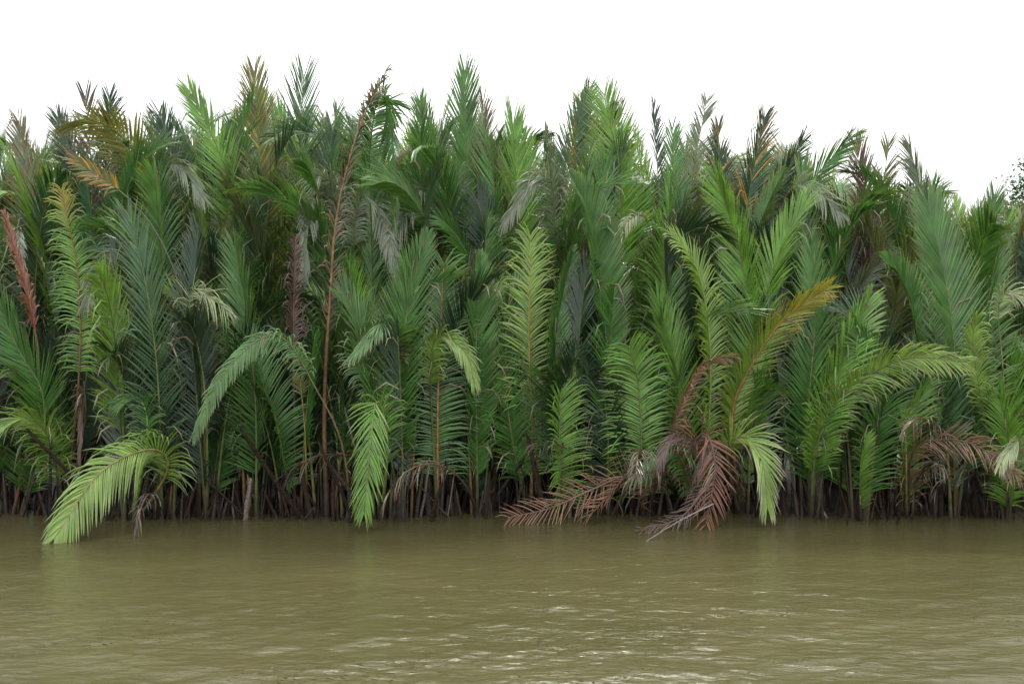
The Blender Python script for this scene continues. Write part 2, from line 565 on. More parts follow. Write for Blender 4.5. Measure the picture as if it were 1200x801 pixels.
def fill_frond(palm, rng, pal, lens=(4.5, 7.5), az=None, a0=None, a1=None, margin=(5, 70), spacing=0.034, segs=3, L=None, start=None, drooprange=(0.1, 0.5)):
    """an upright frond of no special mark, kept below the skyline"""
    az = rng.uniform(0, 2 * math.pi) if az is None else az
    base = np.array(palm.location) + np.array([math.cos(az), math.sin(az), 0]) * rng.uniform(0.05, 0.22)
    base[2] -= 0.15
    a0 = rng.uniform(1, 9) if a0 is None else a0
    a1 = rng.uniform(10, 60) if a1 is None else a1
    ln = rng.uniform(*lens)
    pw = 1.8
    if rng.random() < 0.34:                                  # tip bent over
        pw = rng.uniform(4, 7); a1 = rng.uniform(60, 140)
    mg = rng.uniform(*margin)
    for _ in range(14):
        P, h = lean_curve(base, az, ln, a0, a1, p=pw)
        top = P[np.argmax(P[:, 2])]
        px, py = to_px(top)
        if py > sky_py(px) + mg: break
        ln *= 0.94
    T = unit(np.gradient(P, axis=0))
    n0 = unit(-h[None, :] * (T[:, 2:3]) + np.array([0, 0, 1.0]) * np.linalg.norm(T[:, :2], axis=1)[:, None])
    b = np.cross(T, n0)
    tw = math.radians(rng.uniform(-80, 80))
    nrm = n0 * math.cos(tw) + b * math.sin(tw)
    col = C[pal[rng.integers(len(pal))]] * rng.uniform(0.85, 1.15) * np.array((rng.uniform(.85, 1.2), 1, rng.uniform(.85, 1.15)))
    closed = rng.random() < 0.4                               # blade folded along its rachis: seen as one paddle
    d = frond_mesh(P, ln, nrm, rng, L=L or rng.uniform(0.8, 1.1), start=start or rng.uniform(0.22, 0.4), spacing=spacing, vee=rng.uniform(40, 68) if closed else rng.uniform(0, 25),
                   droop=rng.uniform(*drooprange), col=col, messy=rng.uniform(0.4, 1.1), segs=segs, bend=rng.choice([0.0, 0.02, 0.05, 0.14]), width=0.03, spoon=rng.random() < 0.35,
                   ang=(rng.uniform(38, 58), rng.uniform(12, 19)), folded=False, torn=rng.choice([0, 0, .3, .6]), gap=rng.choice([.01, .03, .06]), tip=['tan', 'olive', 'yellow', 'brown'][rng.integers(4)], tipamt=rng.uniform(0, .7),
                   rach=['rach_g', 'rach_o', 'rach_b', 'rach_y', 'rach_d'][rng.integers(5)], rach2='rach_g')
    return add_frond(palm, d)

def dead_fill(palm, rng):
    """withered frond slumped round the foot of the palm"""
    az = rng.uniform(0, 2 * math.pi)
    base = np.array(palm.location) + np.array([0, 0, rng.uniform(0.1, 0.4)])
    ln = rng.uniform(1.5, 3.0)
    P, h = lean_curve(base, az, ln, rng.uniform(5, 40), rng.uniform(90, 160), p=1.3)
    P[:, 2] = np.maximum(P[:, 2], 0.06)
    nrm = np.tile(np.array([0, 0, 1.0]), (len(P), 1)) + 0.5 * rng.normal(0, 1, 3)
    d = frond_mesh(P, ln, nrm, rng, L=rng.uniform(0.35, 0.6), start=0.35, spacing=0.06, droop=1.5, width=0.022, gap=0.35, messy=2.2, bend=0.4,
                   col=[C['plum'] * .4, C['brown'] * .4, C['rust'] * .45, C['brown'] * .5][rng.integers(4)], rach='rach_b', rad=0.03)
    return add_frond(palm, d)

# front row: foot of the palm in the photograph, label
FRONT = [
    (-150, None), (-65, None),
    (12, 'nipa palm with a broad green frond beside the red withered frond'),
    (75, 'nipa palm whose upright frond has a brown stalk and yellowing top'),
    (150, 'nipa palm with a bright green frond arching over to touch the water'),
    (190, 'nipa palm of dark feathery upright fronds right behind the bright arching frond'),
    (243, 'nipa palm with a tuft of dry cream leaflets on a bent frond'),
    (300, 'nipa palm of dark fronds standing under the long pale arching frond'),
    (345, 'nipa palm with a brown withered upright frond near a leaning orange stalk'),
    (384, 'nipa palm with a tall leaning orange brown stalk and ragged tip rising above all'),
    (412, 'nipa palm whose slanting stalk carries a long pale drooping frond'),
    (445, 'nipa palm with a fresh green frond hanging straight down to the water'),
    (475, 'nipa palm with a tall smooth green frond beside the orange stalk'),
    (513, 'nipa palm with a bare orange upright stalk and leaflets drooping from it'),
    (560, 'nipa palm with a narrow paddle shaped frond beside grey stumps'),
    (622, 'nipa palm with a shaggy yellow green upright frond'),
    (658, 'nipa palm with a smooth spoon shaped frond beside the shaggy yellow green one'),
    (712, 'nipa palm with red brown withered fronds lying across the water edge'),
    (755, 'nipa palm with a bright green tip splayed like a hand'),
    (822, 'nipa palm with rust coloured withered fronds and a curling lime frond'),
    (868, 'nipa palm with an orange yellow leaning frond and a pale frond hanging to the water'),
    (950, 'nipa palm with a long frond arching sideways and whitish leaflet tips'),
    (1010, 'nipa palm with small bright fronds low over the water, next to the arching frond'),
    (1062, 'nipa palm with a withered brown frond spread sideways above thin stalks'),
    (1120, 'nipa palm with one very broad green frond'),
    (1180, 'nipa palm with a pale tuft of dry leaflets and a whitish hanging frond'),
    (1262, None), (1345, None),
]
SECOND = [
    (-110, None), (-30, None),
    (30, 'tall nipa palm with a reddish frond tip against the sky'),
    (95, 'tall nipa palm with brown and dark green fans and an orange frond'),
    (140, 'tall nipa palm with dark upright fans beside the orange frond'),
    (205, 'tall nipa palm with stiff dark fronds and pale leaflets hanging below them'),
    (262, 'tall nipa palm with a pale green frond curving to one side at the skyline'),
    (303, 'tall nipa palm with a yellowish olive crown against the sky'),
    (350, 'tall nipa palm with a wide blue green frond next to the leaning ragged stalk'),
    (395, 'tall nipa palm with silvery hanging leaflets behind the leaning orange brown stalk'),
    (440, 'tall nipa palm whose frond folds over in a narrow green arch'),
    (500, 'tall nipa palm with a smooth paddle and silvery hanging leaflets'),
    (543, 'tall nipa palm with one pointed spire of green fronds'),
    (605, 'tall nipa palm with two broad soft green fronds'),
    (650, 'tall nipa palm with a bent grey dried frond over dark fronds'),
    (690, 'tall nipa palm with an orange and yellow withering crown'),
    (728, 'tall nipa palm with one very tall bright green comb like frond'),
    (785, 'tall nipa palm with thin ragged tips sticking up at the gap in the skyline'),
    (825, 'tall nipa palm with a bare feathery frond tip and orange patch'),
    (880, 'tall nipa palm with dark fans edged in orange'),
    (945, 'tall nipa palm with fronds leaning sideways and yellow tips'),
    (1022, 'tall nipa palm with a withered dark brown fan against the sky'),
    (1078, 'tall nipa palm with a single narrow grey green frond above the lower right skyline'),
    (1125, 'nipa palm with dull green fronds and a dried fold beside the low skyline'),
    (1175, 'nipa palm with olive tinted fronds under the far tree'),
    (1255, None), (1340, None),
]
G1, G2, G3 = 'nipa palms along the water edge', 'tall nipa palms of the second row', 'nipa palms at the back of the thicket'
GEN1 = 'dark green nipa palm at the water edge, plain upright fronds'
GEN2 = 'dark green nipa palm behind the front row, plain upright fronds'
palms1 = [(px, new_palm(px, float(shore((px - 600) / FPX * 16.6)) - 0.42 + RNG.uniform(-0.05, 0.25), lb or GEN1, G1)) for px, lb in FRONT]
palms2 = [(px, new_palm(px, 18.35 + RNG.uniform(-0.3, 0.4), lb or GEN2, G2)) for px, lb in SECOND]

def nearest(row, px):
    return min(row, key=lambda q: abs(q[0] - px))[1]

# Fronds with a look of their own. (row, [(px, py, metres nearer(-)/farther(+) than the palm's foot) from foot to tip], facing, options)
H = []
def hero(row, pts, phi=0, ind=False, label=None, **kw):
    H.append((row, pts, phi, ind, label, kw))

# --- left
hero(1, [(150, 600, 0), (196, 552, -.2), (178, 526, -.5), (118, 553, -1.2), (64, 630, -1.75)], 0, True, 'bright green frond arching to the water', L=0.82, start=.32, col='lime', tip='pale', tipamt=.8, droop=1.1, vee=0, ang=(68, 24), spacing=0.037, width=0.033, rach='rach_y', messy=.8)
hero(1, [(20, 600, 0), (52, 480, -.1), (22, 410, -.2), (-14, 335, -.2)], 15, True, L=1.0, col='green', start=.15, vee=10, droop=.15)
hero(1, [(75, 600, 0), (60, 520, -.3), (32, 490, -.6), (0, 500, -.9)], 20, L=.7, col='lime', tip='pale', droop=.6, start=.3)
hero(1, [(75, 600, 0), (92, 450, 0), (92, 330, 0), (72, 222, -.1)], 10, L=.6, col='bright', tip='olive', start=.46, droop=1.0, vee=5, rach='rach_b', rach2='rach_o', ang=(70, 25), distal=('yellow', .75))
hero(1, [(12, 600, 0), (44, 460, 0), (38, 370, -.1), (6, 252, -.1)], 60, False, 'red withered frond', L=.34, col='red', tip='rust', start=.64, ang=(24, 12), droop=.5, width=0.043, rach='red', messy=1.6)
hero(1, [(190, 600, 0), (186, 460, 0), (172, 340, 0), (150, 250, .1)], 0, True, L=1.0, col='blue', start=.16, vee=6, droop=.3, spacing=0.066, width=0.032)
hero(1, [(150, 600, 0), (146, 470, .1), (141, 380, .2), (136, 290, .3)], -10, True, L=.95, col='dark', start=.14, vee=5, droop=.35, spacing=0.070, width=0.032)
hero(1, [(243, 600, 0), (232, 480, 0), (225, 380, .1), (232, 270, .2)], 5, L=.95, col='dark', start=.15, droop=.3)
hero(1, [(243, 600, 0), (240, 460, -.1), (222, 358, -.2), (232, 338, -.3), (268, 366, -.5)], 0, False, 'frond with dry cream leaflets', L=.6, col='pale', tip='cream', tipamt=1.0, start=.76, droop=1.3, messy=2.3, gap=.25, width=0.017, rach='rach_g')
hero(1, [(150, 600, 0), (172, 520, -.1), (166, 470, -.2), (140, 470, -.35)], 0, L=.5, col='green', tip='pale', start=.6, droop=.8, rach='lime', rad=.06)
hero(1, [(75, 600, 0), (99, 500, -.5), (97, 456, -.6), (94, 535, -.75)], 40, False, 'brown dead frond hanging limp', L=.42, col='plum', tip='rust', start=.68, ang=(18, 8), droop=.8, width=0.036, rach='rach_b')
hero(1, [(412, 600, 0), (402, 525, -.1), (370, 455, -.4), (326, 392, -.7), (268, 430, -1.0), (226, 512, -1.2)], 0, True, 'long pale drooping frond on a slanting stalk', L=.38, col='mid', tip='pale', tipamt=1.0, start=.5, droop=1.6, vee=0, ang=(60, 22), rad=.024, rach='rach_b', rach2='rach_g')
hero(1, [(345, 600, 0), (325, 500, -.1), (310, 455, -.2), (292, 400, -.2)], 20, L=.8, col='mid', start=.2, droop=.3, ang=(70, 30))
hero(1, [(300, 600, 0), (300, 480, .1), (290, 380, .2), (275, 290, .3)], 10, L=.95, col='mid', start=.2, droop=.2)
hero(1, [(345, 600, 0), (345, 480, .1), (344, 380, .1), (346, 280, .1)], 30, False, 'brown withered upright frond', L=.36, col='plum', tip='rust', start=.55, droop=.9, messy=2, rach='rach_b', ang=(40, 20))
hero(1, [(362, 600, -.1), (358, 520, -.15), (352, 445, -.2)], 0, L=.3, col='olive', start=.9, rach='rach_y', rad=.03)
# --- centre left
hero(1, [(475, 600, 0), (468, 460, 0), (480, 350, .1), (502, 272, .2)], -35, True, L=1.0, col='green', start=.26, droop=.12, vee=14, width=0.036, spoon=True)
hero(1, [(445, 600, 0), (440, 470, 0), (428, 400, .1), (400, 338, .1)], 10, L=.9, col='mid', start=.25, droop=.15, width=0.043)
hero(1, [(445, 600, 0), (454, 520, -.2), (442, 468, -.5), (434, 520, -.8), (427, 600, -.95)], 0, True, 'fresh green frond hanging straight down', L=.7, col='bright', tip='lime', tipamt=.9, start=.42, droop=.6, vee=-5, ang=(50, 20), messy=1.4, spacing=0.043, gap=.08)
hero(1, [(475, 600, 0), (445, 480, -.1), (415, 410, -.2), (452, 375, -.3), (410, 420, -.6)], 0, L=.45, col='mid', tip='cream', start=.45, droop=1.0)
hero(1, [(513, 600, 0), (513, 480, -.1), (516, 400, -.1), (520, 308, 0)], 0, True, 'frond on a bare orange stalk', L=.95, col='mid', tip='lime', tipamt=.3, start=.2, droop=.45, vee=0, rach='rach_o', ang=(78, 28), width=0.032)
hero(1, [(513, 600, 0), (505, 450, -.2), (512, 395, -.35), (545, 412, -.6), (556, 450, -.7)], 0, L=.5, col='lime', tip='cream', start=.55, droop=.9)
hero(1, [(560, 600, 0), (558, 480, 0), (558, 400, 0), (563, 296, .1)], 30, L=.8, col='green', start=.2, droop=.05, width=0.050, ang=(50, 20), spoon=True)
hero(1, [(622, 600, 0), (624, 500, -.1), (620, 400, -.2), (622, 276, -.1)], 0, True, 'shaggy yellow green upright frond', L=.85, col='lime', tip='yellow', tipamt=.5, start=.18, droop=.65, vee=-8, ang=(72, 26), messy=1.3, rach='rach_o', rach2='rach_y', width=0.032)
hero(1, [(622, 600, 0), (598, 500, -.1), (592, 420, -.1), (600, 340, 0)], 10, L=.8, col='green', start=.2, droop=.3)
hero(1, [(658, 600, 0), (654, 480, 0), (652, 390, 0), (672, 290, .1)], 35, L=.85, col='green', start=.22, droop=.03, width=0.054, ang=(46, 18), messy=.5, spoon=True)
hero(1, [(658, 600, 0), (656, 520, -.3), (658, 430, -.3)], 10, True, L=.7, col='bright', start=.15, droop=.35, ang=(75, 28), width=0.029)
hero(1, [(712, 600, 0), (714, 480, 0), (706, 350, 0), (694, 260, -.1), (668, 204, -.3)], 20, L=.9, col='green', start=.38, droop=.02, width=0.058, ang=(48, 20), messy=.5, spoon=True)
hero(1, [(712, 600, 0), (712, 500, -.1), (700, 420, -.1)], -10, L=.8, col='dark', start=.15, droop=.4)
hero(1, [(755, 600, 0), (752, 520, -.2), (748, 450, -.35), (737, 405, -.6)], 0, True, 'bright splayed frond tip', L=.85, col='bright', tip='lime', start=.18, droop=.55, vee=-10, ang=(74, 40), width=0.036)
hero(1, [(712, 590, 0), (735, 560, -.3), (690, 575, -.5), (645, 595, -.7), (595, 606, -.8)], 0, True, 'red brown dead frond lying at the water edge', L=.6, col='rust', tip='tan', start=.2, droop=.25, vee=0, ang=(62, 34), width=0.020, spacing=0.058, messy=1.8, rach='rach_b', gap=.15)
hero(1, [(755, 590, 0), (740, 555, -.3), (715, 580, -.5), (690, 604, -.6)], 30, True, L=.6, col='rust', tip='tan', start=.2, droop=.5, ang=(64, 34), width=0.019, spacing=0.055, messy=2, rach='rach_b', gap=.2)
# --- centre right
hero(1, [(822, 600, 0), (832, 470, -.1), (830, 380, -.2), (815, 310, -.3), (782, 270, -.5)], 40, True, 'curling lime frond', L=.62, col='lime', tip='yellow', tipamt=.3, start=.3, droop=.5, vee=20, ang=(60, 28), rach='lime')
hero(1, [(822, 600, 0), (800, 480, 0), (790, 420, .1), (770, 350, .2)], 0, True, L=.9, col='bright', start=.2, droop=.25)
hero(1, [(755, 600, 0), (762, 480, .1), (772, 420, .2), (785, 330, .3)], 0, True, L=.9, col='green', start=.2, droop=.2)
hero(1, [(755, 590, 0), (782, 520, -.3), (806, 455, -.5), (826, 425, -.6), (862, 416, -.8)], 50, True, 'rust and tan withered frond leaning up', L=.4, col='rust', tip='tan', start=.18, droop=.6, ang=(42, 26), width=0.032, rach='plum', messy=1.6, distal=('tan', .7))
hero(1, [(822, 600, 0), (812, 530, -.4), (828, 508, -.7), (838, 550, -1.0), (826, 618, -1.2)], 0, True, 'rust red dead frond hanging to the water', L=.62, col='red', tip='rust', start=.22, droop=.45, vee=0, ang=(62, 34), width=0.022, spacing=0.055, messy=1.7, rach='plum', gap=.15)
hero(1, [(822, 600, 0), (820, 530, -.3), (790, 512, -.5), (770, 545, -.7)], 0, L=.5, col='plum', tip='rust', start=.2, droop=1.2, width=0.022, rach='plum')
hero(1, [(868, 600, 0), (850, 530, -.3), (835, 520, -.5), (815, 560, -.6)], 0, L=.45, col='plum', tip='rust', start=.2, droop=1.2, width=0.022, rach='plum')
hero(1, [(868, 600, 0), (852, 530, -.4), (874, 512, -.7), (893, 540, -1.0), (899, 592, -1.15)], -25, True, 'pale yellow green frond hanging to the water', L=.72, col='lime', tip='cream', tipamt=1.0, start=.44, droop=.5, vee=5, ang=(40, 16), width=0.033)
hero(1, [(822, 600, 0), (800, 540, -.3), (775, 530, -.5), (745, 560, -.8)], 0, L=.5, col='green', start=.3, droop=1.0)
hero(1, [(868, 600, 0), (858, 490, -.1), (880, 430, -.3), (918, 375, -.5), (970, 336, -.8)], 25, True, 'orange yellow leaning frond', L=.66, col='lime', tip='orange', tipamt=.6, start=.3, droop=.15, ang=(56, 22), rach='rach_o', rad=.05, vee=18, distal=('yellow', .5))
hero(1, [(868, 600, 0), (872, 480, 0), (890, 380, 0), (915, 290, 0), (948, 232, -.1)], 0, True, L=.9, col='bright', start=.25, droop=.2)
hero(1, [(868, 600, 0), (880, 470, .1), (878, 370, .1), (866, 290, .1), (838, 206, 0)], -20, True, L=1.0, col='bright', start=.25, droop=.12)
hero(1, [(950, 600, 0), (948, 480, 0), (955, 380, .1), (950, 290, .2)], 0, True, L=.95, col='mid', start=.18, droop=.25)
hero(1, [(822, 600, 0), (838, 560, -.6), (800, 604, -1.1), (752, 627, -1.5)], 0, True, 'dark dead frond trailing on the water', L=.4, col='plum', tip='rust', start=.35, droop=.1, vee=0, ang=(40, 20), width=0.017, spacing=0.047, messy=2, rach='plum', gap=.2)
# --- right
hero(1, [(950, 600, 0), (960, 500, -.2), (985, 430, -.3), (1018, 352, -.2)], 15, True, L=.85, col='bright', start=.25, droop=.3, width=0.043)
hero(1, [(950, 600, 0), (958, 520, -.2), (1000, 455, -.5), (1060, 420, -.9), (1132, 424, -1.3)], 10, True, 'frond arching sideways with whitish leaflet tips', L=.62, col='lime', tip='cream', tipamt=.6, start=.3, droop=.6, ang=(62, 24), vee=8)
hero(1, [(1010, 600, 0), (1008, 560, -.2), (1016, 510, -.4)], 10, True, L=.4, col='bright', start=.3, droop=.2, ang=(50, 24), rad=.03)
hero(1, [(1062, 600, 0), (1058, 530, -.1), (1066, 490, -.2), (1090, 445, -.2)], 0, True, L=.75, col='bright', start=.2, droop=.3, width=0.032)
hero(1, [(1010, 600, 0), (1025, 520, 0), (1030, 450, 0), (1000, 380, 0)], 10, True, L=.8, col='green', start=.2, droop=.4)
hero(1, [(1062, 600, 0), (1070, 530, -.3), (1110, 515, -.6), (1150, 525, -.9), (1195, 558, -1.1)], 0, True, 'brown withered frond spread sideways', L=.55, col='rust', tip='tan', start=.15, droop=.7, ang=(58, 28), width=0.019, spacing=0.043, messy=1.8, rach='plum', gap=.1)
hero(1, [(1062, 600, 0), (1078, 470, 0), (1072, 380, 0), (1058, 330, -.1), (1032, 300, -.3)], 40, L=.75, col='green', start=.4, droop=.05, width=0.050, ang=(46, 22), spoon=True)
hero(1, [(1120, 600, 0), (1122, 470, .1), (1112, 350, .2), (1088, 240, .3)], 0, True, 'very broad green frond', L=1.15, col='mid', start=.2, droop=.08, width=0.054, messy=.6)
hero(1, [(1062, 600, 0), (1062, 540, -.3), (1060, 480, -.4)], 0, L=.3, col='lime', start=.85, rach='rach_y', rad=.03)
hero(1, [(1180, 600, 0), (1182, 520, -.2), (1170, 460, -.3)], 0, True, L=.8, col='bright', start=.2, droop=.4)
hero(1, [(1180, 600, 0), (1176, 450, -.2), (1170, 360, -.3), (1185, 342, -.4), (1215, 362, -.5)], 0, False, 'pale tuft of dry leaflets', L=.42, col='pale', tip='cream', start=.78, droop=1.2, messy=1.6)
hero(1, [(1180, 600, 0), (1150, 470, -.2), (1140, 400, -.3), (1145, 372, -.4)], 0, L=.5, col='lime', tip='pale', start=.6, droop=.7)
hero(1, [(1180, 600, 0), (1190, 540, -.4), (1195, 515, -.7), (1180, 530, -.9), (1172, 545, -1.0)], 0, False, 'whitish hanging frond', L=.5, col='pale', tip='cream', start=.4, droop=.8)
hero(1, [(1120, 600, 0), (1140, 480, 0), (1150, 400, 0), (1168, 300, .1)], 0, L=1.0, col='mid', start=.2, droop=.2)
# --- second row, making the skyline
hero(2, [(30, 590, 0), (40, 350, 0), (38, 250, 0), (22, 142, 0)], 0, L=.75, col='silver', tip='rust', tipamt=.8, start=.45, blotch='red', blotchamt=.25)
hero(2, [(95, 590, 0), (100, 330, 0), (108, 220, 0), (100, 112, 0)], 20, L=.85, col='plum', tip='tan', start=.5, gap=.25, blotch='dark', blotchamt=.3)
hero(2, [(140, 590, 0), (132, 330, 0), (128, 220, 0), (128, 112, 0)], 10, L=.75, col='dark', start=.45, ang=(60, 20))
hero(2, [(95, 590, 0), (98, 300, 0), (92, 210, 0), (68, 138, 0)], 30, L=.8, col='dark', start=.5)
hero(1, [(243, 600, 0), (224, 400, -.1), (195, 295, -.2), (150, 232, -.2), (85, 186, -.3)], 0, False, 'frond with orange leaflets on a dark curved stalk', L=.36, col='olive', tip='orange', start=.87, rach='rach_d', blotch='orange', blotchamt=.25)
hero(2, [(205, 590, 0), (215, 330, 0), (212, 230, 0), (188, 134, -.1)], 20, L=.85, col='dark', start=.5, gap=.12)
hero(2, [(205, 590, 0), (185, 330, 0), (180, 220, 0), (205, 190, -.4), (240, 235, -.7)], 0, L=.6, col='silver', tip='pale', start=.6, droop=.8)
hero(2, [(262, 590, 0), (282, 340, 0), (268, 210, 0), (222, 106, -.1)], 10, False, 'pale green frond curving to one side', L=.85, col='bright', tip='silver', start=.48, droop=.12)
hero(2, [(303, 590, 0), (308, 330, 0), (306, 220, 0), (298, 84, 0)], 0, False, 'yellowish olive frond', L=.95, col='olive', tip='yellow', start=.5, droop=.25, rach='rach_y', blotch='yellow', blotchamt=.15)
hero(2, [(303, 590, 0), (290, 350, 0), (285, 240, 0), (272, 150, 0)], 10, L=.9, col='mid', start=.45)
hero(2, [(350, 590, 0), (352, 330, 0), (350, 210, 0), (356, 88, 0)], 0, False, 'wide blue green frond', L=1.15, col='blue', start=.42, droop=.1, spacing=0.051)
hero(2, [(350, 590, 0), (372, 340, 0), (375, 250, 0), (395, 130, 0)], -20, L=.7, col='blue', start=.6)
hero(1, [(384, 600, 0), (380, 480, .1), (386, 360, -.15), (395, 250, -.15), (420, 152, -.1), (454, 80, .1)], 30, False, 'leaning orange brown stalk with ragged tip', L=.4, col='brown', tip='tan', start=.42, rach='rach_b', rach2='rach_t', rad=.05, messy=2.6, gap=.4, droop=.5, blotch='dark', blotchamt=.5, ang=(36, 18))
hero(2, [(440, 590, 0), (424, 330, -.3), (434, 170, -.5), (446, 106, -.7), (458, 150, -.9), (462, 260, -1.1)], 60, False, 'frond folded over in a narrow arch', L=.7, col='green', tip='silver', start=.55, droop=.5, vee=10, ang=(62, 34), width=0.043)
hero(2, [(500, 590, 0), (476, 400, -.2), (468, 300, -.4), (440, 192, -.7)], 35, False, 'smooth green paddle frond', L=.75, col='mid', start=.5, droop=.02, width=0.058, ang=(42, 18), messy=.4, spoon=True)
hero(2, [(440, 590, 0), (415, 300, -.6), (430, 225, -.8), (462, 300, -1.1), (470, 350, -1.2)], 0, L=.5, col='silver', tip='pale', start=.6, droop=1.0)
hero(2, [(392, 590, 0), (398, 300, -.5), (384, 205, -.8), (366, 230, -1.0), (356, 330, -1.2)], 0, L=.5, col='silver', tip='cream', start=.58, droop=1.0)
hero(2, [(500, 590, 0), (506, 330, 0), (502, 220, 0), (492, 118, 0)], 20, L=.8, col='mid', start=.45)
hero(2, [(543, 590, 0), (545, 330, 0), (546, 220, 0), (545, 84, 0)], 0, False, 'pointed spire frond', L=.95, col='green', start=.42, droop=.05)
hero(2, [(543, 590, 0), (565, 330, 0), (568, 230, 0), (566, 120, 0)], 40, L=.8, col='plum', tip='tan', start=.5, gap=.3)
hero(2, [(605, 590, 0), (580, 330, -.2), (582, 250, -.3), (572, 160, -.3)], 0, L=1.0, col='mid', start=.4, droop=.08, spacing=0.051)
hero(2, [(605, 590, 0), (612, 330, 0), (606, 230, 0), (600, 132, 0)], 10, L=.95, col='bright', start=.45, droop=.1)
hero(2, [(650, 590, 0), (640, 400, -.4), (650, 240, -.6), (632, 204, -.9), (590, 262, -1.2)], 0, False, 'bent grey dried frond', L=.55, col='silver', tip='tan', start=.6, droop=1.1, messy=1.5)
hero(2, [(690, 590, 0), (684, 330, 0), (688, 220, 0), (684, 120, 0)], 10, False, 'withering orange and yellow frond', L=.8, col='lime', tip='orange', tipamt=.6, start=.5, rach='rach_o', blotch='orange', blotchamt=.15, droop=.35)
hero(2, [(650, 590, 0), (662, 300, 0), (665, 200, 0), (690, 106, 0)], -10, L=.75, col='blue', tip='silver', start=.5)
hero(2, [(728, 590, 0), (722, 400, -.2), (728, 230, -.3), (708, 110, -.3)], -12, False, 'very tall bright green comb like frond', L=1.0, col='bright', start=.36, droop=.08, ang=(60, 26))
hero(2, [(785, 590, 0), (772, 330, 0), (772, 230, 0), (766, 122, 0)], 40, L=.5, col='dark', tip='tan', start=.6, gap=.3)
hero(2, [(785, 590, 0), (790, 330, 0), (790, 240, 0), (788, 150, 0)], 10, L=.65, col='mid', start=.5, gap=.15)
hero(2, [(825, 590, 0), (805, 330, 0), (808, 230, 0), (828, 118, 0)], -10, False, 'bare feathery frond tip', L=.6, col='silver', tip='dark', start=.5, gap=.2, ang=(58, 24))
hero(2, [(825, 590, 0), (840, 330, 0), (842, 250, 0), (842, 148, 0)], 10, L=.7, col='dark', start=.5, blotch='orange', blotchamt=.12)
hero(2, [(880, 590, 0), (872, 330, 0), (876, 240, 0), (896, 138, 0)], 20, L=.85, col='dark', tip='orange', tipamt=.5, start=.5, blotch='orange', blotchamt=.15)
hero(2, [(880, 590, 0), (890, 330, 0), (905, 240, 0), (940, 165, 0)], 20, L=.75, col='dark', tip='yellow', start=.5, gap=.15)
hero(2, [(945, 590, 0), (920, 330, 0), (945, 225, 0), (1000, 158, -.2)], 20, False, 'frond leaning sideways with yellow tips', L=.75, col='green', tip='yellow', tipamt=.7, start=.5, gap=.12)
hero(2, [(1022, 590, 0), (1020, 330, 0), (1018, 250, 0), (1002, 168, 0)], 10, False, 'withered dark brown fan', L=.8, col='plum', tip='brown', start=.55, gap=.25, rach='rach_b', ang=(44, 18))
hero(2, [(1022, 590, 0), (1024, 330, 0), (1030, 250, 0), (1042, 168, 0)], -20, L=.6, col='olive', tip='brown', start=.6, gap=.3, ang=(44, 18))
hero(2, [(1078, 590, 0), (1084, 330, 0), (1084, 250, 0), (1066, 170, 0)], -60, False, 'single narrow grey green frond', L=.7, col='silver', tip='tan', start=.55, vee=30)
hero(2, [(1125, 590, 0), (1110, 360, 0), (1112, 300, -.1), (1140, 262, -.3), (1170, 256, -.6)], 0, L=.4, col='silver', tip='tan', start=.6, droop=1.0)
hero(2, [(1125, 590, 0), (1098, 360, 0), (1098, 300, 0), (1092, 222, 0)], 0, L=.9, col='green', start=.45)
hero(2, [(1175, 590, 0), (1180, 360, 0), (1190, 310, 0), (1206, 240, 0)], 0, L=.9, col='olive', start=.45, tip='yellow')
hero(2, [(1175, 590, 0), (1160, 360, 0), (1155, 300, 0), (1165, 230, 0)], 0, L=.8, col='mid', start=.45, tip='olive')
hero(2, [(945, 590, 0), (975, 420, -.2), (1000, 350, -.4), (1040, 295, -.7)], 10, L=.7, col='silver', tip='tan', start=.4, droop=.6)

for row, pts, phi, ind, label, kw in sorted(H, key=lambda q: q[4] is None):
    palm = nearest(palms1 if row == 1 else palms2, pts[0][0])
    foot = np.array(palm.location)
    D = foot[1]
    q = []
    for i, (px, py, dd) in enumerate(pts):
        p = at(px, py, D + dd - (0.28 if row == 1 and i else 0))
        if i == 0:                                           # every frond springs from the palm's foot
            off = np.clip(p - foot, -0.22, 0.22)
            p = foot + off; p[2] = foot[2] - 0.12
        elif p[2] < 0.05:
            p[2] = 0.05
        q.append(p)
    P, ln = curve_through(q)
    kw = dict(kw)
    if label is None and kw.get('start', .2) < .5 and kw.get('droop', .3) < .6:   # most blades stand half folded and turned
        kw['vee'] = kw.get('vee', 20) + RNG.uniform(8, 34)
        phi = (phi if not isinstance(phi, tuple) else phi[0]) + RNG.uniform(-40, 40)
    if row == 2:                                             # wind-torn tops
        kw.setdefault('torn', .3)
    kw['L'] = kw.get('L', 1.0) * (0.92 if row == 1 else 1.0)
    d = frond_mesh(P, ln, facing(P, phi), RNG, **kw)
    add_frond(palm, d, ind, label)

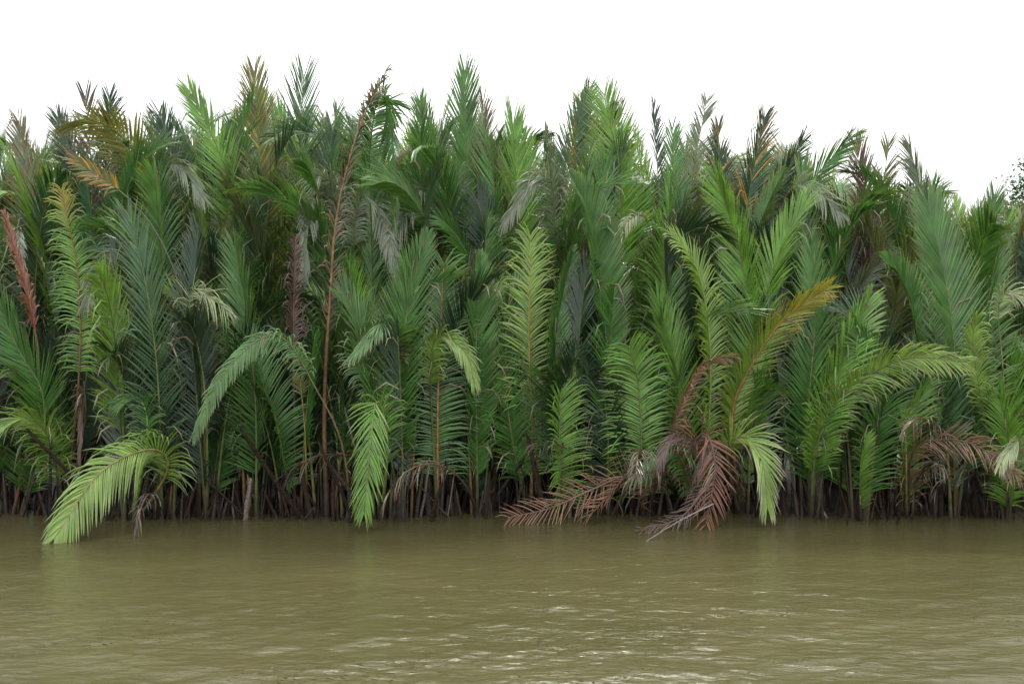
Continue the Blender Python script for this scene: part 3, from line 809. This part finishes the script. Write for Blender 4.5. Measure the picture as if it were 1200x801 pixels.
# plain fronds that fill the thicket
for px, palm in palms1:
    outside = px < -20 or px > 1220
    for i in range(8 if outside else 5):
        az = RNG.uniform(0.1, math.pi - 0.1) if RNG.random() < 0.7 else RNG.uniform(math.pi, 2 * math.pi)   # mostly away from the river
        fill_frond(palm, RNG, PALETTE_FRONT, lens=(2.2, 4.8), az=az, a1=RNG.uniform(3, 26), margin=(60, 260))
    for i in range(RNG.integers(0, 2) + (3 if 690 < px < 880 or 1050 < px < 1200 else 0)):
        dead_fill(palm, RNG)
    foot = np.array(palm.location)
    for i in range(26):
        b = foot + np.array([RNG.normal(0, 0.36), RNG.uniform(-0.35, 0.6), 0])
        b[2] = float(bank_height(np.array(b[0]), np.array(b[1])))
        c = (C['brown'] * 0.2, C['plum'] * 0.22, C['plum'] * 0.4, np.array((0.04, 0.034, 0.032)), np.array((0.13, 0.105, 0.09)))[RNG.choice(5, p=[.32, .28, .18, .15, .07])]
        stump(palm, b, RNG, 0.3 + RNG.gamma(2.0, 0.24), RNG.uniform(0.010, 0.028) * (2.1 if RNG.random() < .25 else 1), abs(RNG.normal(0, 0.34)), c)
for px, palm in palms2:
    for i in range(9):
        fill_frond(palm, RNG, PALETTE_BACK, lens=(4.6, 8.5), margin=(0, 150), start=RNG.uniform(.22, .36), a1=RNG.uniform(3, 34))
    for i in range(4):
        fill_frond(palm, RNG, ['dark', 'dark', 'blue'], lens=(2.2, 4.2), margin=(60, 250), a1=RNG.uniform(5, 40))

for px, palm in palms2:                                      # grey dried fronds, bent over and hanging among the green
    for i in range(2):
        if RNG.random() < 0.7: continue
        hgt = RNG.uniform(2.6, 6.0)
        base = np.array(palm.location); base[2] -= .1
        s = RNG.choice([-1, 1])
        x1 = RNG.uniform(.2, .7) * s
        q = [base, base + np.array([x1 * .3, -.3, hgt * .6]), base + np.array([x1 * .7, -.7, hgt]), base + np.array([x1 * 1.3, -1.1, hgt + .05]), base + np.array([x1 * 1.9, -1.35, hgt - RNG.uniform(.4, 1.0)])]
        P, ln = curve_through(q)
        d = frond_mesh(P, ln, facing(P, 0), RNG, L=RNG.uniform(.3, .55), start=1 - RNG.uniform(1.0, 1.7) / ln, droop=RNG.uniform(.9, 1.8), messy=1.6, gap=.2, width=.034,
                       col=['silver', 'silver', 'silver', 'pale', 'plum'][RNG.integers(5)], tip=['cream', 'tan', 'pale'][RNG.integers(3)], tipamt=.8, rach='rach_b', rad=.03)
        add_frond(palm, d)

GEN3 = 'plain green nipa palm deep in the thicket, only its upper fronds showing'
for depth, step, cnt in ((20.2, 1.25, 9), (22.4, 1.4, 9), (25.0, 1.7, 9)):
    half = depth * 0.62
    for x in np.arange(-half, half, step):
        xx = x + RNG.uniform(-0.35, 0.35)
        dd = depth + RNG.uniform(-0.6, 0.6)
        palm = new_palm(600 + xx / dd * FPX, dd, GEN3, G3)
        for i in range(cnt):
            if i == 0:
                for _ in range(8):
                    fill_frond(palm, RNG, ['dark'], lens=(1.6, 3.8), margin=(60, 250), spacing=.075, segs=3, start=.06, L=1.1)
            fill_frond(palm, RNG, PALETTE_BACK, lens=(6.0, 10.0), margin=(0, 60), spacing=.042, segs=3, start=0.45, a1=RNG.uniform(5, 42))

# ------------------------------------------------------------------ far broad-leaved tree behind the palms, right
def far_tree():
    base = at(1230, 400, 41.0); base[2] = 0.1
    e = bpy.data.objects.new('broadleaf_tree', None)
    e.location = base; COL.objects.link(e)
    tag(e, 'distant broad leaved tree rising behind the palms', 'tree')
    r = np.random.default_rng(3)
    P, _ = curve_through([np.zeros(3), np.array([.1, 0, 3.5]), np.array([-.1, .1, 7.2]), np.array([0, 0, 9.8])], 12)
    V, F = tube(P, np.linspace(.22, .06, 12), 8)
    tr = link_mesh('trunk', V, F, M_BARK, e, np.tile((.12, .09, .07), (len(V), 1)), smooth=True)
    tips = []
    for i in range(20):
        z = r.uniform(6.0, 9.5); a = r.uniform(0, 6.28); l = r.uniform(.9, 2.3) * (1.15 - (z - 6.0) / 7)
        s = np.array([0, 0, z]); t = s + np.array([math.cos(a) * l, math.sin(a) * l, r.uniform(.2, 1.0)])
        Pb, _ = curve_through([s, (s + t) / 2 + r.normal(0, .1, 3), t], 7)
        V, F = tube(Pb, np.linspace(.07, .02, 7), 5)
        link_mesh('limb', V, F, M_BARK, tr, np.tile((.12, .09, .07), (len(V), 1)), smooth=True)
        tips += [t, (s + 2 * t) / 3]
    VV, FF, CC = [], [], []
    for t in tips:
        for j in range(130):
            c = t + r.normal(0, .28, 3) * np.array([1.2, 1.2, .7])
            n = unit(r.normal(0, 1, 3) + np.array([0, 0, .8])); a = unit(np.cross(n, r.normal(0, 1, 3))); b = np.cross(n, a)
            s = r.uniform(.07, .13); k = len(VV)
            VV += [c - a * s, c - b * s * .45, c + a * s, c + b * s * .45]
            FF.append((k, k + 1, k + 2, k + 3))
            CC += [C['green'] * r.uniform(.3, .8)] * 4
    o = link_mesh('crown', np.array(VV), FF, M_LEAF, e, np.array(CC))
    o['kind'] = 'stuff'
far_tree()

def sapling():
    base = at(1088, 400, 19.2); base[2] = 0.05
    e = bpy.data.objects.new('leafy_sapling', None)
    e.location = base; COL.objects.link(e)
    tag(e, 'slender sapling with small fresh green oval leaves poking through the palms', 'sapling')
    r = np.random.default_rng(8)
    P, _ = curve_through([np.zeros(3), np.array([.1, 0, 2.2]), np.array([-.05, -.1, 4.2]), np.array([.05, -.2, 5.75])], 14)
    V, F = tube(P, np.linspace(.03, .008, 14), 6)
    link_mesh('stem', V, F, M_BARK, e, np.tile((.12, .10, .06), (len(V), 1)), smooth=True)
    VV, FF, CC = [], [], []
    for t in range(14):                                      # leafy twigs off the upper stem
        z0 = r.uniform(4.6, 5.7); az = r.uniform(0, 6.28); l = r.uniform(.2, .5)
        a0 = np.array([np.interp(z0, P[:, 2], P[:, 0]), np.interp(z0, P[:, 2], P[:, 1]), z0])
        b0 = a0 + np.array([math.cos(az) * l, math.sin(az) * l, r.uniform(0, .2)])
        Pt, _ = curve_through([a0, (a0 + b0) / 2 + np.array([0, 0, .03]), b0], 6)
        V, F = tube(Pt, np.linspace(.008, .004, 6), 5)
        link_mesh('twig', V, F, M_BARK, e, np.tile((.10, .12, .05), (len(V), 1)), smooth=True)
        for q in range(13):
            c = Pt[r.integers(1, 6)] + r.normal(0, .045, 3)
            n = unit(r.normal(0, 1, 3) + np.array([0, -.3, .9])); a = unit(np.cross(n, r.normal(0, 1, 3))); b = np.cross(n, a)
            s_ = r.uniform(.05, .08); k = len(VV)
            VV += [c - a * s_, c - a * s_ * .3 - b * s_ * .5, c + a * s_ * .5 - b * s_ * .35, c + a * s_, c + a * s_ * .5 + b * s_ * .35, c - a * s_ * .3 + b * s_ * .5]
            FF.append(tuple(range(k, k + 6)))
            CC += [C['bright'] * r.uniform(.6, 1.1)] * 6
    o = link_mesh('foliage', np.array(VV), FF, M_LEAF, e, np.array(CC))
    o['kind'] = 'stuff'
sapling()

# ------------------------------------------------------------------ pale stick floating among the dead fronds
def stick():
    a, b = at(752, 628, 14.6), at(836, 590, 15.6)
    a[2] = -0.03
    mid = (a + b) / 2 + np.array([0, 0, .03])
    o0 = a.copy()
    P, _ = curve_through([a, mid, b], 10)
    V, F = tube(P - o0, np.linspace(.006, .013, 10), 6)
    o = link_mesh('dead_stalk', V, F, M_WOOD, None, np.tile((.20, .165, .165), (len(V), 1)), smooth=True)
    o.location = o0
    tag(o, 'thin pale grey bare stalk slanting into the water below rust fronds', 'stalk')
stick()
